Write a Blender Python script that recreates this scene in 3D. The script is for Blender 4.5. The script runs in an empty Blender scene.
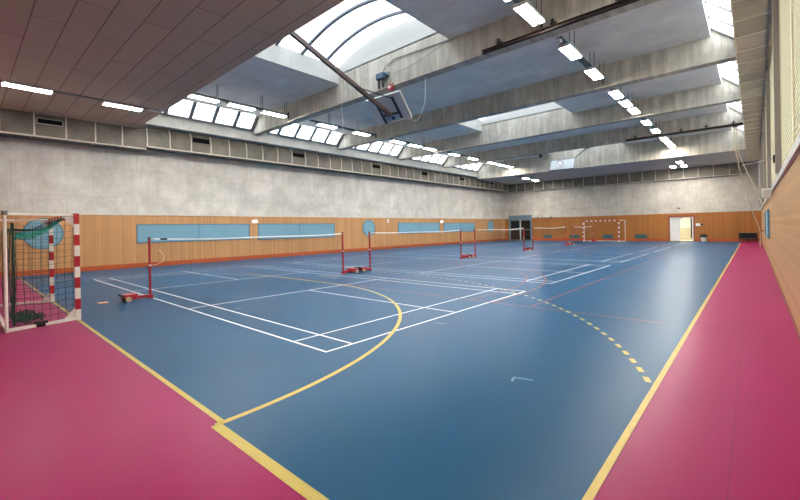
import bpy, bmesh, math, random
from mathutils import Vector, Matrix
random.seed(7)
scene = bpy.context.scene
COL = scene.collection
PI = math.pi

# ------------------------------------------------------------------ materials
class NT:
    """small helper round a node tree"""
    def __init__(self, name):
        self.m = bpy.data.materials.new(name); self.m.use_nodes = True
        self.t = self.m.node_tree; self.t.nodes.clear()
        self.out = self.n('ShaderNodeOutputMaterial')
    def n(self, typ, **kw):
        nd = self.t.nodes.new(typ)
        for k, v in kw.items():
            if k in nd.inputs.keys() if hasattr(nd.inputs, 'keys') else False:
                nd.inputs[k].default_value = v
            else:
                setattr(nd, k, v)
        return nd
    def l(self, a, b): self.t.links.new(a, b)
    def val(self, sock, v):
        if hasattr(v, 'is_output'): self.l(v, sock)
        else: sock.default_value = v
    def math(self, op, a, b=0.0, c=0.0):
        nd = self.t.nodes.new('ShaderNodeMath'); nd.operation = op
        for i, x in enumerate((a, b, c)): self.val(nd.inputs[i], x)
        return nd.outputs[0]
    def mix(self, f, a, b, blend='MIX'):
        nd = self.t.nodes.new('ShaderNodeMix'); nd.data_type = 'RGBA'; nd.blend_type = blend
        self.val(nd.inputs[0], f)
        for s, x in ((nd.inputs[6], a), (nd.inputs[7], b)):
            if hasattr(x, 'is_output'): self.l(x, s)
            else: s.default_value = (x[0], x[1], x[2], 1)
        return nd.outputs[2]
    def pos(self):
        if not hasattr(self, '_p'):
            g = self.t.nodes.new('ShaderNodeNewGeometry')
            s = self.t.nodes.new('ShaderNodeSeparateXYZ'); self.l(g.outputs['Position'], s.inputs[0])
            self._p = {'x': s.outputs[0], 'y': s.outputs[1], 'z': s.outputs[2]}
        return self._p
    def vec(self, a, b, c=0.0):
        nd = self.t.nodes.new('ShaderNodeCombineXYZ')
        for i, x in enumerate((a, b, c)): self.val(nd.inputs[i], x)
        return nd.outputs[0]
    def noise(self, vec, scale, detail=4, rough=.55):
        nd = self.t.nodes.new('ShaderNodeTexNoise')
        nd.inputs['Scale'].default_value = scale; nd.inputs['Detail'].default_value = detail
        nd.inputs['Roughness'].default_value = rough
        self.l(vec, nd.inputs['Vector']); return nd.outputs[0]
    def ramp(self, f, lo, hi):
        nd = self.t.nodes.new('ShaderNodeMapRange'); self.val(nd.inputs[0], f)
        nd.inputs[1].default_value = lo; nd.inputs[2].default_value = hi
        return nd.outputs[0]
    def brick(self, vec, w, h, mortar=.01, off=.5, c1=(1, 1, 1), c2=(.9, .9, .9), mc=(.6, .6, .6), smooth=.2):
        nd = self.t.nodes.new('ShaderNodeTexBrick'); nd.offset = off
        nd.inputs['Scale'].default_value = 1; nd.inputs['Brick Width'].default_value = w
        nd.inputs['Row Height'].default_value = h; nd.inputs['Mortar Size'].default_value = mortar
        nd.inputs['Mortar Smooth'].default_value = smooth
        for k, c in (('Color1', c1), ('Color2', c2), ('Mortar', mc)): nd.inputs[k].default_value = (*c, 1)
        self.l(vec, nd.inputs['Vector']); return nd.outputs['Color']
    def bsdf(self, color, rough=.6, metal=0., spec=.5, emit=None, estr=0., bump=None, bstr=.1, coat=0):
        b = self.n('ShaderNodeBsdfPrincipled')
        s = b.inputs['Base Color']
        if hasattr(color, 'is_output'): self.l(color, s)
        else: s.default_value = (*color, 1)
        self.val(b.inputs['Roughness'], rough); b.inputs['Metallic'].default_value = metal
        b.inputs['Specular IOR Level'].default_value = spec
        if emit: b.inputs['Emission Color'].default_value = (*emit, 1); b.inputs['Emission Strength'].default_value = estr
        if bump is not None:
            bp = self.n('ShaderNodeBump'); bp.inputs['Strength'].default_value = bstr; bp.inputs['Distance'].default_value = .02
            self.l(bump, bp.inputs['Height']); self.l(bp.outputs[0], b.inputs['Normal'])
        self.l(b.outputs[0], self.out.inputs[0]); return b

def plain(name, c, rough=.5, metal=0., var=.06, scale=8, spec=.5):
    t = NT(name)
    p = t.pos(); v = t.vec(p['x'], p['y'], p['z'])
    f = t.ramp(t.noise(v, scale), .3, .7)
    d = tuple(max(0, k * (1 - var)) for k in c); u = tuple(min(1, k * (1 + var)) for k in c)
    t.bsdf(t.mix(f, d, u), rough, metal, spec); return t.m

def concrete(name, base, u, v, tile=(2.5, 1.25), off=0., board=.11, contrast=.25, stain=.3, joint=.82, tint=(1, .95, .86), bline=.06):
    """board-marked cast concrete; u runs along the surface, v across it"""
    t = NT(name); p = t.pos(); U, V = p[u], p[v]
    vec = t.vec(U, V)
    cloud = t.ramp(t.noise(vec, .8, 9, .72), .34, .66)
    streak = t.ramp(t.noise(t.vec(t.math('MULTIPLY', U, 4.5), t.math('MULTIPLY', V, .55)), 1, 5, .6), .3, .72)
    fine = t.noise(t.vec(t.math('MULTIPLY', U, 22), t.math('MULTIPLY', V, 1.2)), 1, 3, .6)
    lo = tuple(k * (1 - contrast) for k in base); hi = tuple(min(1, k * (1 + contrast * .55)) for k in base)
    c = t.mix(cloud, lo, hi)
    dirt = tuple(a * b * (1 - stain * .7) for a, b in zip(base, tint))
    c = t.mix(t.math('MULTIPLY', t.math('SUBTRACT', 1, streak), stain), c, dirt)
    c = t.mix(.35, c, t.mix(fine, (.55, .55, .55), (1.15, 1.15, 1.15)), 'MULTIPLY')
    br = t.brick(t.vec(U, t.math('ADD', V, 50.)), tile[0], tile[1], .012, off, (1, 1, 1), (.93, .93, .93), (joint,) * 3, .5)
    c = t.mix(1, c, br, 'MULTIPLY')
    if board:
        fr = t.math('FRACT', t.math('MULTIPLY', U, 1 / board))
        ln = t.math('LESS_THAN', fr, .1)
        c = t.mix(t.math('MULTIPLY', ln, bline), c, (.1, .1, .1))
    t.bsdf(c, .85, 0, .25, bump=fine, bstr=.12); return t.m

def wood(name, base, along, across, pitch=.1, line=.25):
    """timber cladding: battens run along one axis and repeat across the other"""
    t = NT(name); p = t.pos(); A, X = p[along], p[across]
    k = t.math('MULTIPLY', X, 1 / pitch)
    wn = t.n('ShaderNodeTexWhiteNoise'); wn.noise_dimensions = '1D'; t.l(t.math('FLOOR', k), wn.inputs['W'])
    grain = t.noise(t.vec(t.math('MULTIPLY', X, 30), t.math('MULTIPLY', A, 1.3)), 1, 4, .6)
    big = t.ramp(t.noise(t.vec(X, A), .5, 3), .3, .7)
    lo = tuple(b * .82 for b in base); hi = tuple(min(1, b * 1.12) for b in base)
    c = t.mix(wn.outputs[0], lo, hi)
    c = t.mix(t.math('MULTIPLY', grain, .5), c, tuple(b * .8 for b in base))
    c = t.mix(t.math('MULTIPLY', big, .25), c, tuple(min(1, b * 1.2) for b in base))
    fr = t.math('FRACT', k)
    c = t.mix(t.math('MULTIPLY', t.math('LESS_THAN', fr, .14), line), c, tuple(b * .25 for b in base))
    t.bsdf(c, .5, 0, .35, bump=fr, bstr=.05); return t.m

def emit(name, c, s):
    t = NT(name); e = t.n('ShaderNodeEmission'); e.inputs[0].default_value = (*c, 1); e.inputs[1].default_value = s
    t.l(e.outputs[0], t.out.inputs[0]); return t.m

def vinyl(name, base, seam_axis, pitch, phase):
    t = NT(name); p = t.pos(); v = t.vec(p['x'], p['y'])
    a = t.ramp(t.noise(v, .35, 4), .3, .7); b = t.noise(v, 3.0, 5)
    c = t.mix(a, tuple(k * .88 for k in base), tuple(k * 1.1 for k in base))
    c = t.mix(t.math('MULTIPLY', b, .25), c, tuple(k * .85 for k in base))
    fr = t.math('FRACT', t.math('MULTIPLY', t.math('ADD', p[seam_axis], phase), 1 / pitch))
    ln = t.math('LESS_THAN', t.math('ABSOLUTE', t.math('SUBTRACT', fr, .5)), .004 / pitch)
    c = t.mix(t.math('MULTIPLY', ln, .5), c, tuple(k * .4 + .01 for k in base))
    r = .34
    t.bsdf(c, r, 0, .085); return t.m

def glass(name, tint, refl=.08, rough=.03):
    t = NT(name)
    tr = t.n('ShaderNodeBsdfTransparent'); tr.inputs[0].default_value = (*tint, 1)
    gl = t.n('ShaderNodeBsdfGlossy'); gl.inputs[1].default_value = rough
    mx = t.n('ShaderNodeMixShader'); mx.inputs[0].default_value = refl
    t.l(tr.outputs[0], mx.inputs[1]); t.l(gl.outputs[0], mx.inputs[2]); t.l(mx.outputs[0], t.out.inputs[0]); return t.m

def brown_ceiling():
    t = NT('wood_wool_ceiling'); p = t.pos()
    v = t.vec(t.math('ADD', p['x'], 60.3), t.math('ADD', p['y'], 20.75))
    br = t.brick(v, 2.9, .585, .012, .5, (.60, .46, .33), (.53, .41, .305), (.15, .11, .08), .1)
    n = t.noise(t.vec(p['x'], p['y']), 14, 5, .7)
    c = t.mix(t.math('MULTIPLY', n, .5), br, (.43, .335, .25))
    t.bsdf(c, .9, 0, .2, bump=n, bstr=.2); return t.m

def slat_blind():
    t = NT('cream_blind'); p = t.pos()
    n = t.noise(t.vec(p['y'], t.math('MULTIPLY', p['z'], 6)), 2, 3)
    c = t.mix(n, (.66, .64, .515), (.77, .745, .62))
    fr = t.math('FRACT', t.math('MULTIPLY', t.math('SUBTRACT', p['z'], 2.60), 1 / .085))
    c = t.mix(t.math('MULTIPLY', t.math('LESS_THAN', fr, .22), .45), c, (.30, .27, .17))
    d = t.n('ShaderNodeBsdfDiffuse'); t.l(c, d.inputs[0])
    tl = t.n('ShaderNodeBsdfTranslucent'); t.l(c, tl.inputs[0])
    mx = t.n('ShaderNodeMixShader'); mx.inputs[0].default_value = TRANSL
    t.l(d.outputs[0], mx.inputs[1]); t.l(tl.outputs[0], mx.inputs[2]); t.l(mx.outputs[0], t.out.inputs[0]); return t.m

TRANSL = .30
M = {}
M['conc_left'] = concrete('concrete_wall_left', (.72, .695, .655), 'y', 'z', (2.6, 1.3), .35, .13, .30, .45, .78)
M['conc_far'] = concrete('concrete_wall_far', (.70, .66, .60), 'x', 'z', (2.6, 1.3), .35, .13, .30, .45, .78)
M['conc_beam'] = concrete('concrete_beam', (.63, .59, .51), 'x', 'z', (2.4, 9), 0, .6, .30, .8)
M['conc_pale'] = concrete('concrete_edge', (.56, .555, .52), 'y', 'z', (3.0, 9), 0, 0, .2, .35)
M['conc_edge'] = concrete('concrete_edge_beam', (.78, .76, .70), 'y', 'z', (3.0, 9), 0, 0, .2, .35)
M['slab'] = concrete('roof_slab', (.84, .82, .77), 'y', 'x', (.5, 2.6), 0, .14, .16, .2, .86, (.95, .97, 1))
M['far_ceil'] = concrete('far_soffit', (.50, .475, .49), 'y', 'x', (1.2, 2.6), .5, .2, .12, .15)
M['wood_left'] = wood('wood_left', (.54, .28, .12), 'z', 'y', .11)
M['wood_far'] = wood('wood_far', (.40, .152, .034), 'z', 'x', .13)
M['wood_right'] = wood('wood_right', (.46, .265, .115), 'y', 'z', .085, .15)
M['orange'] = plain('orange_red_skirting', (.44, .085, .02), .5)
M['skirt_dark'] = plain('dark_red_skirting', (.20, .05, .035), .5)
M['blue_floor'] = vinyl('blue_vinyl', (.003, .072, .170), 'x', 2.0, .96)
M['pink_floor'] = vinyl('magenta_vinyl', (.31, .008, .098), 'x', 2.0, .42)
M['yellow'] = plain('yellow_paint', (.50, .37, .035), .4)
M['white'] = plain('white_paint', (.80, .80, .80), .4, var=.03)
M['mark'] = plain('worn_tape', (.16, .30, .42), .5)
M['redline'] = plain('red_line_paint', (.16, .016, .032), .4)
M['brown_ceiling'] = brown_ceiling()
M['soffit'] = concrete('beige_soffit', (.54, .475, .38), 'y', 'x', (1.16, 5), 0, 0, .15, .3)
M['joint'] = plain('pale_joint', (.75, .68, .52), .6)
M['panel'] = plain('grey_panel', (.155, .138, .112), .5, var=.35, scale=1.3)
M['mullion'] = plain('pale_metal', (.62, .57, .48), .45)
M['duct'] = plain('dark_metal', (.10, .095, .09), .6)
M['black'] = plain('black_metal', (.012, .011, .012), .5)
M['grille'] = plain('grille_black', (.006, .006, .006), .8, spec=.1)
M['frame_grey'] = plain('grey_window_frame', (.26, .255, .25), .5)
M['rib'] = plain('skylight_rib', (.10, .115, .14), .5)
M['glass'] = glass('clear_glass', (.93, .95, .96), .05)
M['opal'] = glass('opal_acrylic', (.56, .58, .60), .05)
M['dark_glass'] = NT('dark_glass'); M['dark_glass'].bsdf((.008, .010, .012), .06, 0, .6); M['dark_glass'] = M['dark_glass'].m
M['blind'] = slat_blind()
M['post_grey'] = plain('grey_post', (.23, .205, .18), .6)
M['ledge'] = plain('grey_ledge', (.50, .48, .47), .5)
M['blue_panel'] = plain('pale_blue_panel', (.165, .335, .44), .45, var=.05, scale=1.5)
M['blue_frame'] = plain('blue_frame', (.085, .20, .27), .5)
M['steel_blue'] = plain('blue_grey_steel', (.15, .235, .29), .45)
M['red_metal'] = plain('red_metal', (.38, .018, .03), .4)
M['goal_red'] = plain('goal_red', (.42, .012, .025), .4)
M['goal_white'] = plain('goal_white', (.80, .78, .72), .4, var=.03)
M['net_green'] = plain('green_net', (.020, .070, .050), .8)
M['net_band'] = plain('green_net_band', (.03, .32, .24), .8)
M['net_dark'] = plain('thin_net', (.13, .09, .07), .8)
M['tape'] = plain('white_tape', (.85, .84, .82), .6, var=.02)
M['wheel'] = plain('beige_wheel', (.55, .42, .28), .5)
M['brown_pole'] = plain('brown_steel', (.095, .055, .045), .45)
M['board'] = plain('grey_white_board', (.50, .535, .57), .5, var=.04)
M['board_far'] = plain('pale_board', (.40, .43, .44), .5, var=.04)
M['track'] = plain('dark_steel_track', (.028, .016, .015), .6, spec=.2)
M['white_obj'] = plain('white_enamel', (.78, .76, .72), .45, var=.03)
M['winch'] = plain('blue_motor', (.02, .05, .11), .4)
M['red_obj'] = plain('red_drum', (.40, .04, .035), .45)
M['rope'] = plain('rope', (.60, .52, .38), .9)
M['cable'] = plain('grey_cable', (.16, .16, .165), .6)
M['vent_teal'] = plain('teal_vent', (.045, .135, .15), .5)
M['door_red'] = plain('orange_door_frame', (.24, .065, .022), .5)
M['door_white'] = plain('white_door', (.72, .72, .74), .4, var=.03)
M['corridor'] = plain('cream_corridor', (.74, .71, .60), .7)
M['corr_dado'] = plain('corridor_dado', (.50, .46, .34), .6)
M['corr_dark'] = plain('corridor_dark', (.06, .055, .04), .7)
M['darktable'] = plain('dark_table', (.018, .022, .028), .5)
M['socket'] = plain('orange_plate', (.62, .30, .12), .5)
M['lamp_body'] = plain('lamp_body', (.66, .66, .63), .4, var=.03)
M['tray'] = plain('lamp_tray', (.11, .12, .12), .5)
M['tube'] = emit('lit_tube', (1.0, .955, .87), 72)
M['exit_lit'] = emit('lit_sign', (.95, 1, .95), 5)
M['corr_lamp'] = emit('corridor_lamp', (1, .96, .86), 14)

# ------------------------------------------------------------------ mesh tools
class MB:
    def __init__(self): self.b = bmesh.new(); self.mi = 0
    def face(self, vs):
        try:
            f = self.b.faces.new(vs); f.material_index = self.mi; return f
        except ValueError: return None
    def box(self, x0, x1, y0, y1, z0, z1):
        if x0 > x1: x0, x1 = x1, x0
        if y0 > y1: y0, y1 = y1, y0
        if z0 > z1: z0, z1 = z1, z0
        v = [self.b.verts.new(p) for p in ((x0, y0, z0), (x1, y0, z0), (x1, y1, z0), (x0, y1, z0), (x0, y0, z1), (x1, y0, z1), (x1, y1, z1), (x0, y1, z1))]
        for q in ((3, 2, 1, 0), (4, 5, 6, 7), (0, 1, 5, 4), (1, 2, 6, 5), (2, 3, 7, 6), (3, 0, 4, 7)): self.face([v[i] for i in q])
        return self
    def prism(self, poly, axis, a0, a1):
        """poly in the two remaining axes (in x,y,z order), swept along axis"""
        def P(p, a):
            return {'x': (a, p[0], p[1]), 'y': (p[0], a, p[1]), 'z': (p[0], p[1], a)}[axis]
        A = [self.b.verts.new(P(p, a0)) for p in poly]; B = [self.b.verts.new(P(p, a1)) for p in poly]
        n = len(poly)
        self.face(A[::-1]); self.face(B)
        for i in range(n): self.face([A[i], A[(i + 1) % n], B[(i + 1) % n], B[i]])
        return self
    def beam(self, p, q, w, h, up=(0, 0, 1)):
        """square bar from p to q"""
        p, q = Vector(p), Vector(q); d = (q - p).normalized(); u = Vector(up)
        if abs(d.dot(u)) > .98: u = Vector((0, 1, 0))
        s = d.cross(u).normalized(); t = s.cross(d).normalized()
        R = [(-w / 2, -h / 2), (w / 2, -h / 2), (w / 2, h / 2), (-w / 2, h / 2)]
        A = [self.b.verts.new(p + s * a + t * b) for a, b in R]; B = [self.b.verts.new(q + s * a + t * b) for a, b in R]
        self.face(A[::-1]); self.face(B)
        for i in range(4): self.face([A[i], A[(i + 1) % 4], B[(i + 1) % 4], B[i]])
        return self
    def tube(self, pts, r, n=8, cap=True):
        pts = [Vector(p) for p in pts]; rings = []; last = None
        for i, p in enumerate(pts):
            d = (pts[min(i + 1, len(pts) - 1)] - pts[max(i - 1, 0)]).normalized()
            u = Vector((0, 0, 1)) if abs(d.z) < .95 else Vector((0, 1, 0))
            if last is not None:
                u = last
            s = d.cross(u)
            if s.length < 1e-4: s = d.cross(Vector((1, 0, 0)))
            s.normalize(); t = s.cross(d).normalized(); last = t
            rr = r[i] if isinstance(r, (list, tuple)) else r
            rings.append([self.b.verts.new(p + (s * math.cos(a) + t * math.sin(a)) * rr) for a in (2 * PI * k / n for k in range(n))])
        for a, b in zip(rings, rings[1:]):
            for k in range(n): self.face([a[k], a[(k + 1) % n], b[(k + 1) % n], b[k]])
        if cap: self.face(rings[0][::-1]); self.face(rings[-1])
        return self
    def cyl(self, c, axis, r, h, n=20):
        c = Vector(c); d = {'x': Vector((1, 0, 0)), 'y': Vector((0, 1, 0)), 'z': Vector((0, 0, 1))}[axis] * (h / 2)
        return self.tube([c - d, c + d], r, n)
    def flat(self, poly, z=0.):
        return self.face([self.b.verts.new((p[0], p[1], z)) for p in poly])
    def rect(self, x0, x1, y0, y1, z): self.flat([(x0, y0), (x1, y0), (x1, y1), (x0, y1)], z); return self
    def arc(self, cx, cy, r, w, a0, a1, z, n=40):
        for k in range(n):
            a, b = a0 + (a1 - a0) * k / n, a0 + (a1 - a0) * (k + 1) / n
            P = lambda rr, t: (cx + rr * math.cos(t), cy + rr * math.sin(t))
            self.flat([P(r - w / 2, a), P(r + w / 2, a), P(r + w / 2, b), P(r - w / 2, b)], z)
        return self
    def build(self, name, mat, parent=None, origin=None, smooth=False, bevel=0.):
        me = bpy.data.meshes.new(name)
        if origin is None and parent is not None: origin = ABS.get(parent.name, Vector())
        if origin is not None:
            for v in self.b.verts: v.co -= Vector(origin)
        bmesh.ops.recalc_face_normals(self.b, faces=self.b.faces)
        self.b.to_mesh(me); self.b.free()
        for m in (mat if isinstance(mat, (list, tuple)) else [mat]): me.materials.append(m)
        o = bpy.data.objects.new(name, me); COL.objects.link(o)
        if smooth:
            for f in me.polygons: f.use_smooth = True
        if parent is not None: o.parent = parent; ABS[o.name] = Vector(origin)
        else:
            o.location = Vector(origin) if origin is not None else (0, 0, 0); ABS[o.name] = Vector(o.location)
        if bevel:
            md = o.modifiers.new('bevel', 'BEVEL'); md.width = bevel; md.segments = 2; md.limit_method = 'ANGLE'
        return o

ABS = {}
def tag(o, label, cat, group=None, kind=None):
    o['label'] = label; o['category'] = cat
    if group: o['group'] = group
    if kind: o['kind'] = kind
    return o
def thing(name, loc, label, cat, group=None, kind=None):
    o = bpy.data.objects.new(name, None); COL.objects.link(o); o.location = loc; o.empty_display_size = .1
    ABS[o.name] = Vector(loc)
    return tag(o, label, cat, group, kind)
def struct(o, label, cat): return tag(o, label, cat, None, 'structure')
def dup(root, loc, label, rotz=None):
    r = root.copy(); COL.objects.link(r); r.location = loc; r['label'] = label
    if rotz is not None: r.rotation_euler = (0, 0, rotz)
    for ch in list(root.children):
        c = ch.copy(); COL.objects.link(c); c.parent = r
        for g in ch.children:
            d = g.copy(); COL.objects.link(d); d.parent = c
    ABS[r.name] = Vector(loc)
    return r
ORD = ['first', 'second', 'third', 'fourth', 'fifth', 'sixth', 'seventh', 'eighth', 'ninth', 'tenth', 'eleventh', 'twelfth', 'thirteenth', 'fourteenth', 'fifteenth', 'sixteenth', 'seventeenth', 'eighteenth', 'nineteenth', 'twentieth']
def nth(i):
    if i < 20: return ORD[i]
    k = i + 1; t = {2: 'twenty', 3: 'thirty', 4: 'forty', 5: 'fifty'}[k // 10]
    return (t + '-' + ORD[k % 10 - 1]) if k % 10 else {20: 'twentieth', 30: 'thirtieth', 40: 'fortieth'}[k]

# ------------------------------------------------------------------ dimensions
XL, XR, YN, YF = -21.1, 1.16, -3.2, 41.3
WT = 2.47           # top of the timber cladding
ZS, ZB, ZR = 6.42, 7.0, 7.87   # low ceilings, beam undersides, roof slab underside
FRONT = [3.70, 9.62, 15.62, 21.62, 27.62, 33.62]   # near faces of the cross beams
BT = .40
SKX0, SKX1 = -12.5, -6.75

# ------------------------------------------------------------------ floor and markings
m = MB()
def fl(x0, x1, y0, y1, mi):
    m.mi = mi; m.box(x0, x1, y0, y1, -.12, 0)
fl(XL - .2, XR + .2, YN - .2, .04, 1); fl(0, XR + .2, .04, YF, 1)
fl(XL - .2, 0, .04, YF - .25, 0); fl(XL - .2, 0, YF - .25, YF + .05, 2)
floor = struct(m.build('floor', [M['blue_floor'], M['pink_floor'], M['orange']]), 'blue vinyl hall floor with magenta run-off strips', 'floor')

Z1, Z2, Z3 = .0012, .0022, .0032
m = MB()   # badminton courts: five side by side
NX = -10.16
for b in (1.775, 9.47, 17.10, 24.72, 32.35):
    e = b + 6.1; w = .04
    for x in (NX - 6.7, NX + 6.7 - w, NX - 5.94, NX + 5.94 - w, NX - 1.98 - w, NX + 1.98): m.rect(x, x + w, b, e, Z1)
    for y in (b, b + .46, e - .46 - w, e - w): m.rect(NX - 6.7, NX + 6.7, y, y + w, Z1)
    for s in (-1, 1): m.rect(NX + s * 1.98, NX + s * 6.7, b + 3.05 - w / 2, b + 3.05 + w / 2, Z1)
tag_o = m.build('badminton_line_marking', M['white'], floor); tag_o['label'] = 'thin white badminton court lines'
m = MB()   # handball
GX = -10.33
m.rect(-.05, 0, 0, 38.92, Z3)
m.flat([(-20.05, .10), (-2.62, .035), (-2.62, .085), (-20.05, .15)], Z3); m.rect(-2.62, 0, -.04, .045, Z3); m.rect(-20, 0, 38.9, 38.95, Z3)
for s, gy in ((1, 0.), (-1, 38.92)):
    a0, a1 = (0, PI / 2) if s > 0 else (-PI / 2, 0)
    cR, cL = -8.62, -11.62
    m.arc(cR, gy, 6.0, .06, a0, a1, Z3); m.arc(cL, gy, 6.0, .06, a0 + s * PI / 2, a1 + s * PI / 2, Z3)
    m.rect(cL, cR, gy + s * 6 - .03, gy + s * 6 + .03, Z3)
    ph0 = math.acos((-.12 + 8.50) / 9.0); da = .30 / 9.0
    for k in range(60):
        a = ph0 + k * da
        if a > PI / 2: break
        for q in (1, -1):
            c = -8.50 if q > 0 else -11.74
            if q < 0 and k == 0: continue
            b0, b1 = (a - da * .25, a + da * .25) if q > 0 else (PI - a - da * .25, PI - a + da * .25)
            if s < 0: b0, b1 = -b1, -b0
            m.arc(c, gy, 9.0, .055, b0, b1, Z3, 2)
    for k in range(10): m.rect(cL + k * .3 + .08, cL + k * .3 + .23, gy + s * 9 - .03, gy + s * 9 + .03, Z3)
    m.rect(-10.62, -9.62, gy + s * 7 - .025, gy + s * 7 + .025, Z3)
o = m.build('handball_line_marking', M['yellow'], floor); o['label'] = 'yellow boundary, goal area and dashed free-throw lines'
m = MB()   # basketball
m.rect(-2.62, -2.57, 6.1, 34.1, Z2); m.rect(-17.45, -17.4, 6.1, 34.1, Z2)
m.rect(-19.6, -.4, 6.075, 6.125, Z2); m.rect(-19.6, -.4, 34.08, 34.13, Z2); m.rect(-17.4, -2.6, 20.08, 20.13, Z2)
m.arc(-10, 20.1, 1.8, .05, 0, 2 * PI, Z2, 60)
for s, gy in ((1, 6.1), (-1, 34.1)):
    cy = gy + s * 1.58
    for r in (6.60, 6.05):
        m.arc(-10, cy, r, .05, 0 if s > 0 else PI, PI if s > 0 else 2 * PI, Z2, 60)
        for q in (-1, 1): m.rect(-10 + q * r - .025, -10 + q * r + .025, gy, cy, Z2)
    for q in (-1, 1): m.rect(-10 + q * 2.45 - .025, -10 + q * 2.45 + .025, gy, gy + s * 5.8, Z2)
    m.rect(-12.45, -7.55, gy + s * 5.8 - .025, gy + s * 5.8 + .025, Z2)
    m.arc(-10, gy + s * 5.8, 1.8, .05, 0, 2 * PI, Z2, 48)
o = m.build('basketball_line_marking', M['redline'], floor); o['label'] = 'dull red basketball court lines'
m = MB()   # odd white tape marks
for x, y, a in ((-1.1, 2.48, .2), (-10.47, 4.06, .5), (-7.27, 2.42, .4), (-3.2, 3.9, 1.2)):
    m.flat([(x - .10, y), (x + .10, y + .05), (x + .10, y + .075), (x - .10, y + .025)], Z3)
    if x > -2: m.flat([(x - .10, y), (x - .075, y), (x - .05, y - .1), (x - .075, y - .1)], Z3)
o = m.build('tape_mark', M['mark'], floor); o['label'] = 'small worn white tape marks'
tag(MB().box(-10.75, -10.5, .74, .93, 0, .006).build('floor_socket', M['socket'], None, (-10.6, .83, 0)), 'small orange floor socket plate between goal and nearest red post', 'floor plate')

# ------------------------------------------------------------------ walls
w = struct(MB().box(XL - .25, XL, YN, YF, -.1, 7.2).build('wall_left', M['conc_left']), 'long left wall of board-marked concrete over timber', 'wall')
MB().box(XL, XL + .05, YN, YF, 0, WT).build('timber_cladding', M['wood_left'], w)['label'] = 'orange-brown timber cladding of vertical battens'
m = MB()     # far wall with two openings
m.box(XL - .25, -20.40, YF, YF + .25, -.1, 8.0); m.box(-20.40, -17.75, YF, YF + .25, 2.40, 8.0); m.box(-17.75, -4.90, YF, YF + .25, -.1, 8.0)
m.box(-4.90, -3.20, YF, YF + .25, 2.13, 8.0); m.box(-3.20, XR + .3, YF, YF + .25, -.1, 8.0)
w = struct(m.build('wall_far', M['conc_far']), 'far end wall of board-marked concrete over timber', 'wall')
m = MB(); y0, y1 = YF - .05, YF
m.box(XL, -20.47, y0, y1, 0, WT); m.box(-17.70, -5.02, y0, y1, 0, WT); m.box(-5.02, -3.08, y0, y1, 2.28, WT); m.box(-3.08, XR, y0, y1, 0, WT)
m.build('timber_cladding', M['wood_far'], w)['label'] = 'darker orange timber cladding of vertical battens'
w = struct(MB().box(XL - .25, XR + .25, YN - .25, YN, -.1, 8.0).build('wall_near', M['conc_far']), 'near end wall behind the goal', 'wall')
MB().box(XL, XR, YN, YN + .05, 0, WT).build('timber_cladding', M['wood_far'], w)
w = struct(MB().box(XR + .05, XR + .25, YN, YF, -.1, 2.60).build('wall_right', M['conc_left']), 'right wall, timber clad below the blinds', 'wall')
MB().box(XR + .06, XR + .25, 39.45, YF, 2.60, ZS + .2).build('upper_wall', M['conc_far'], w)
MB().box(XR + .06, XR + .25, YN, YN + .35, 2.60, ZS + .2).build('upper_wall', M['conc_far'], w)
MB().box(XR, XR + .05, YN, YF - .05, 0, WT).build('timber_cladding', M['wood_right'], w)['label'] = 'light brown timber cladding of horizontal boards'
struct(MB().box(XL + .05, XL + .065, YN, YF - .05, 0, .21).build('baseboard_left', M['orange']), 'orange-red skirting along the left wall', 'baseboard')
m = MB(); m.box(XL + .07, -20.47, YF - .065, YF - .05, 0, .21); m.box(-17.7, -5.02, YF - .065, YF - .05, 0, .21); m.box(-3.08, XR, YF - .065, YF - .05, 0, .21)
struct(m.build('baseboard_far', M['orange']), 'orange-red skirting along the far wall', 'baseboard')
struct(MB().box(XR - .012, XR, YN + .05, YF - .06, 0, .07).build('baseboard_right', M['skirt_dark']), 'thin orange skirting along the right wall', 'baseboard')
struct(MB().box(XR - .045, XR + .05, YN + .05, YF, WT, 2.59).build('trim_1', M['ledge']), 'grey metal ledge along the top of the right timber wall', 'ledge')
m = MB(); m.box(XL, XL + .16, YF - .62, YF, WT, 5.45)
col = struct(m.build('trim_2', M['conc_left']), 'pale concrete corner column between left and far walls', 'column')
MB().box(XL + .05, XL + .17, YF - .62, YF - .052, .21, WT).build('column_casing', M['wood_left'], col)
m = MB(); m.box(XL + .05, XL + .08, YN + .1, YF - .7, WT, WT + .05)
struct(m.build('trim_3', M['mullion']), 'thin pale capping strip on the left timber cladding', 'capping')

# concrete edge beams, low ceilings, roof
struct(MB().box(XL - .25, -20.0, 4.1, YF, 6.65, 7.2).build('trim_4', M['conc_edge']), 'pale concrete edge beam under the left clerestory windows', 'edge beam')
m = MB(); m.box(XL - .2, XR + .3, YN - .2, 4.10, ZS, ZS + .2)
ce = struct(m.build('ceiling_near', M['brown_ceiling']), 'low brown board ceiling over the near end', 'ceiling')
struct(MB().box(XL - .2, XR + .3, 34.02, YF + .2, ZS, ZS + .2).build('ceiling_far', M['far_ceil']), 'low grey-mauve concrete soffit over the far end', 'ceiling')
m = MB(); m.box(.43, XR + .04, 34.021, YF - .3, ZS - .012, ZS - .001); m.box(.43, XR + .3, 4.10, 34.02, ZS, ZS + .14); m.box(.43, .58, 4.10, 33.62, ZS + .14, 7.55)
m.box(.43, XR + .3, 4.10, 34.02, ZS + .14, ZS + .18)
so = struct(m.build('ceiling_right', M['soffit']), 'beige soffit strip along the right wall', 'ceiling')
m = MB(); y = 4.25
while y < 40.5: m.box(.43, XR, y, y + .075, ZS - (.012 if y < 33.9 else .022), ZS - (0 if y < 33.9 else .012)); y += 1.14
m.build('joint_strip', M['joint'], so)['label'] = 'pale joint strips'
MB().box(.40, .43, 4.1, 33.6, ZS - .02, ZS + .16).build('soffit_edge', M['joint'], so)
m = MB()
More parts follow.
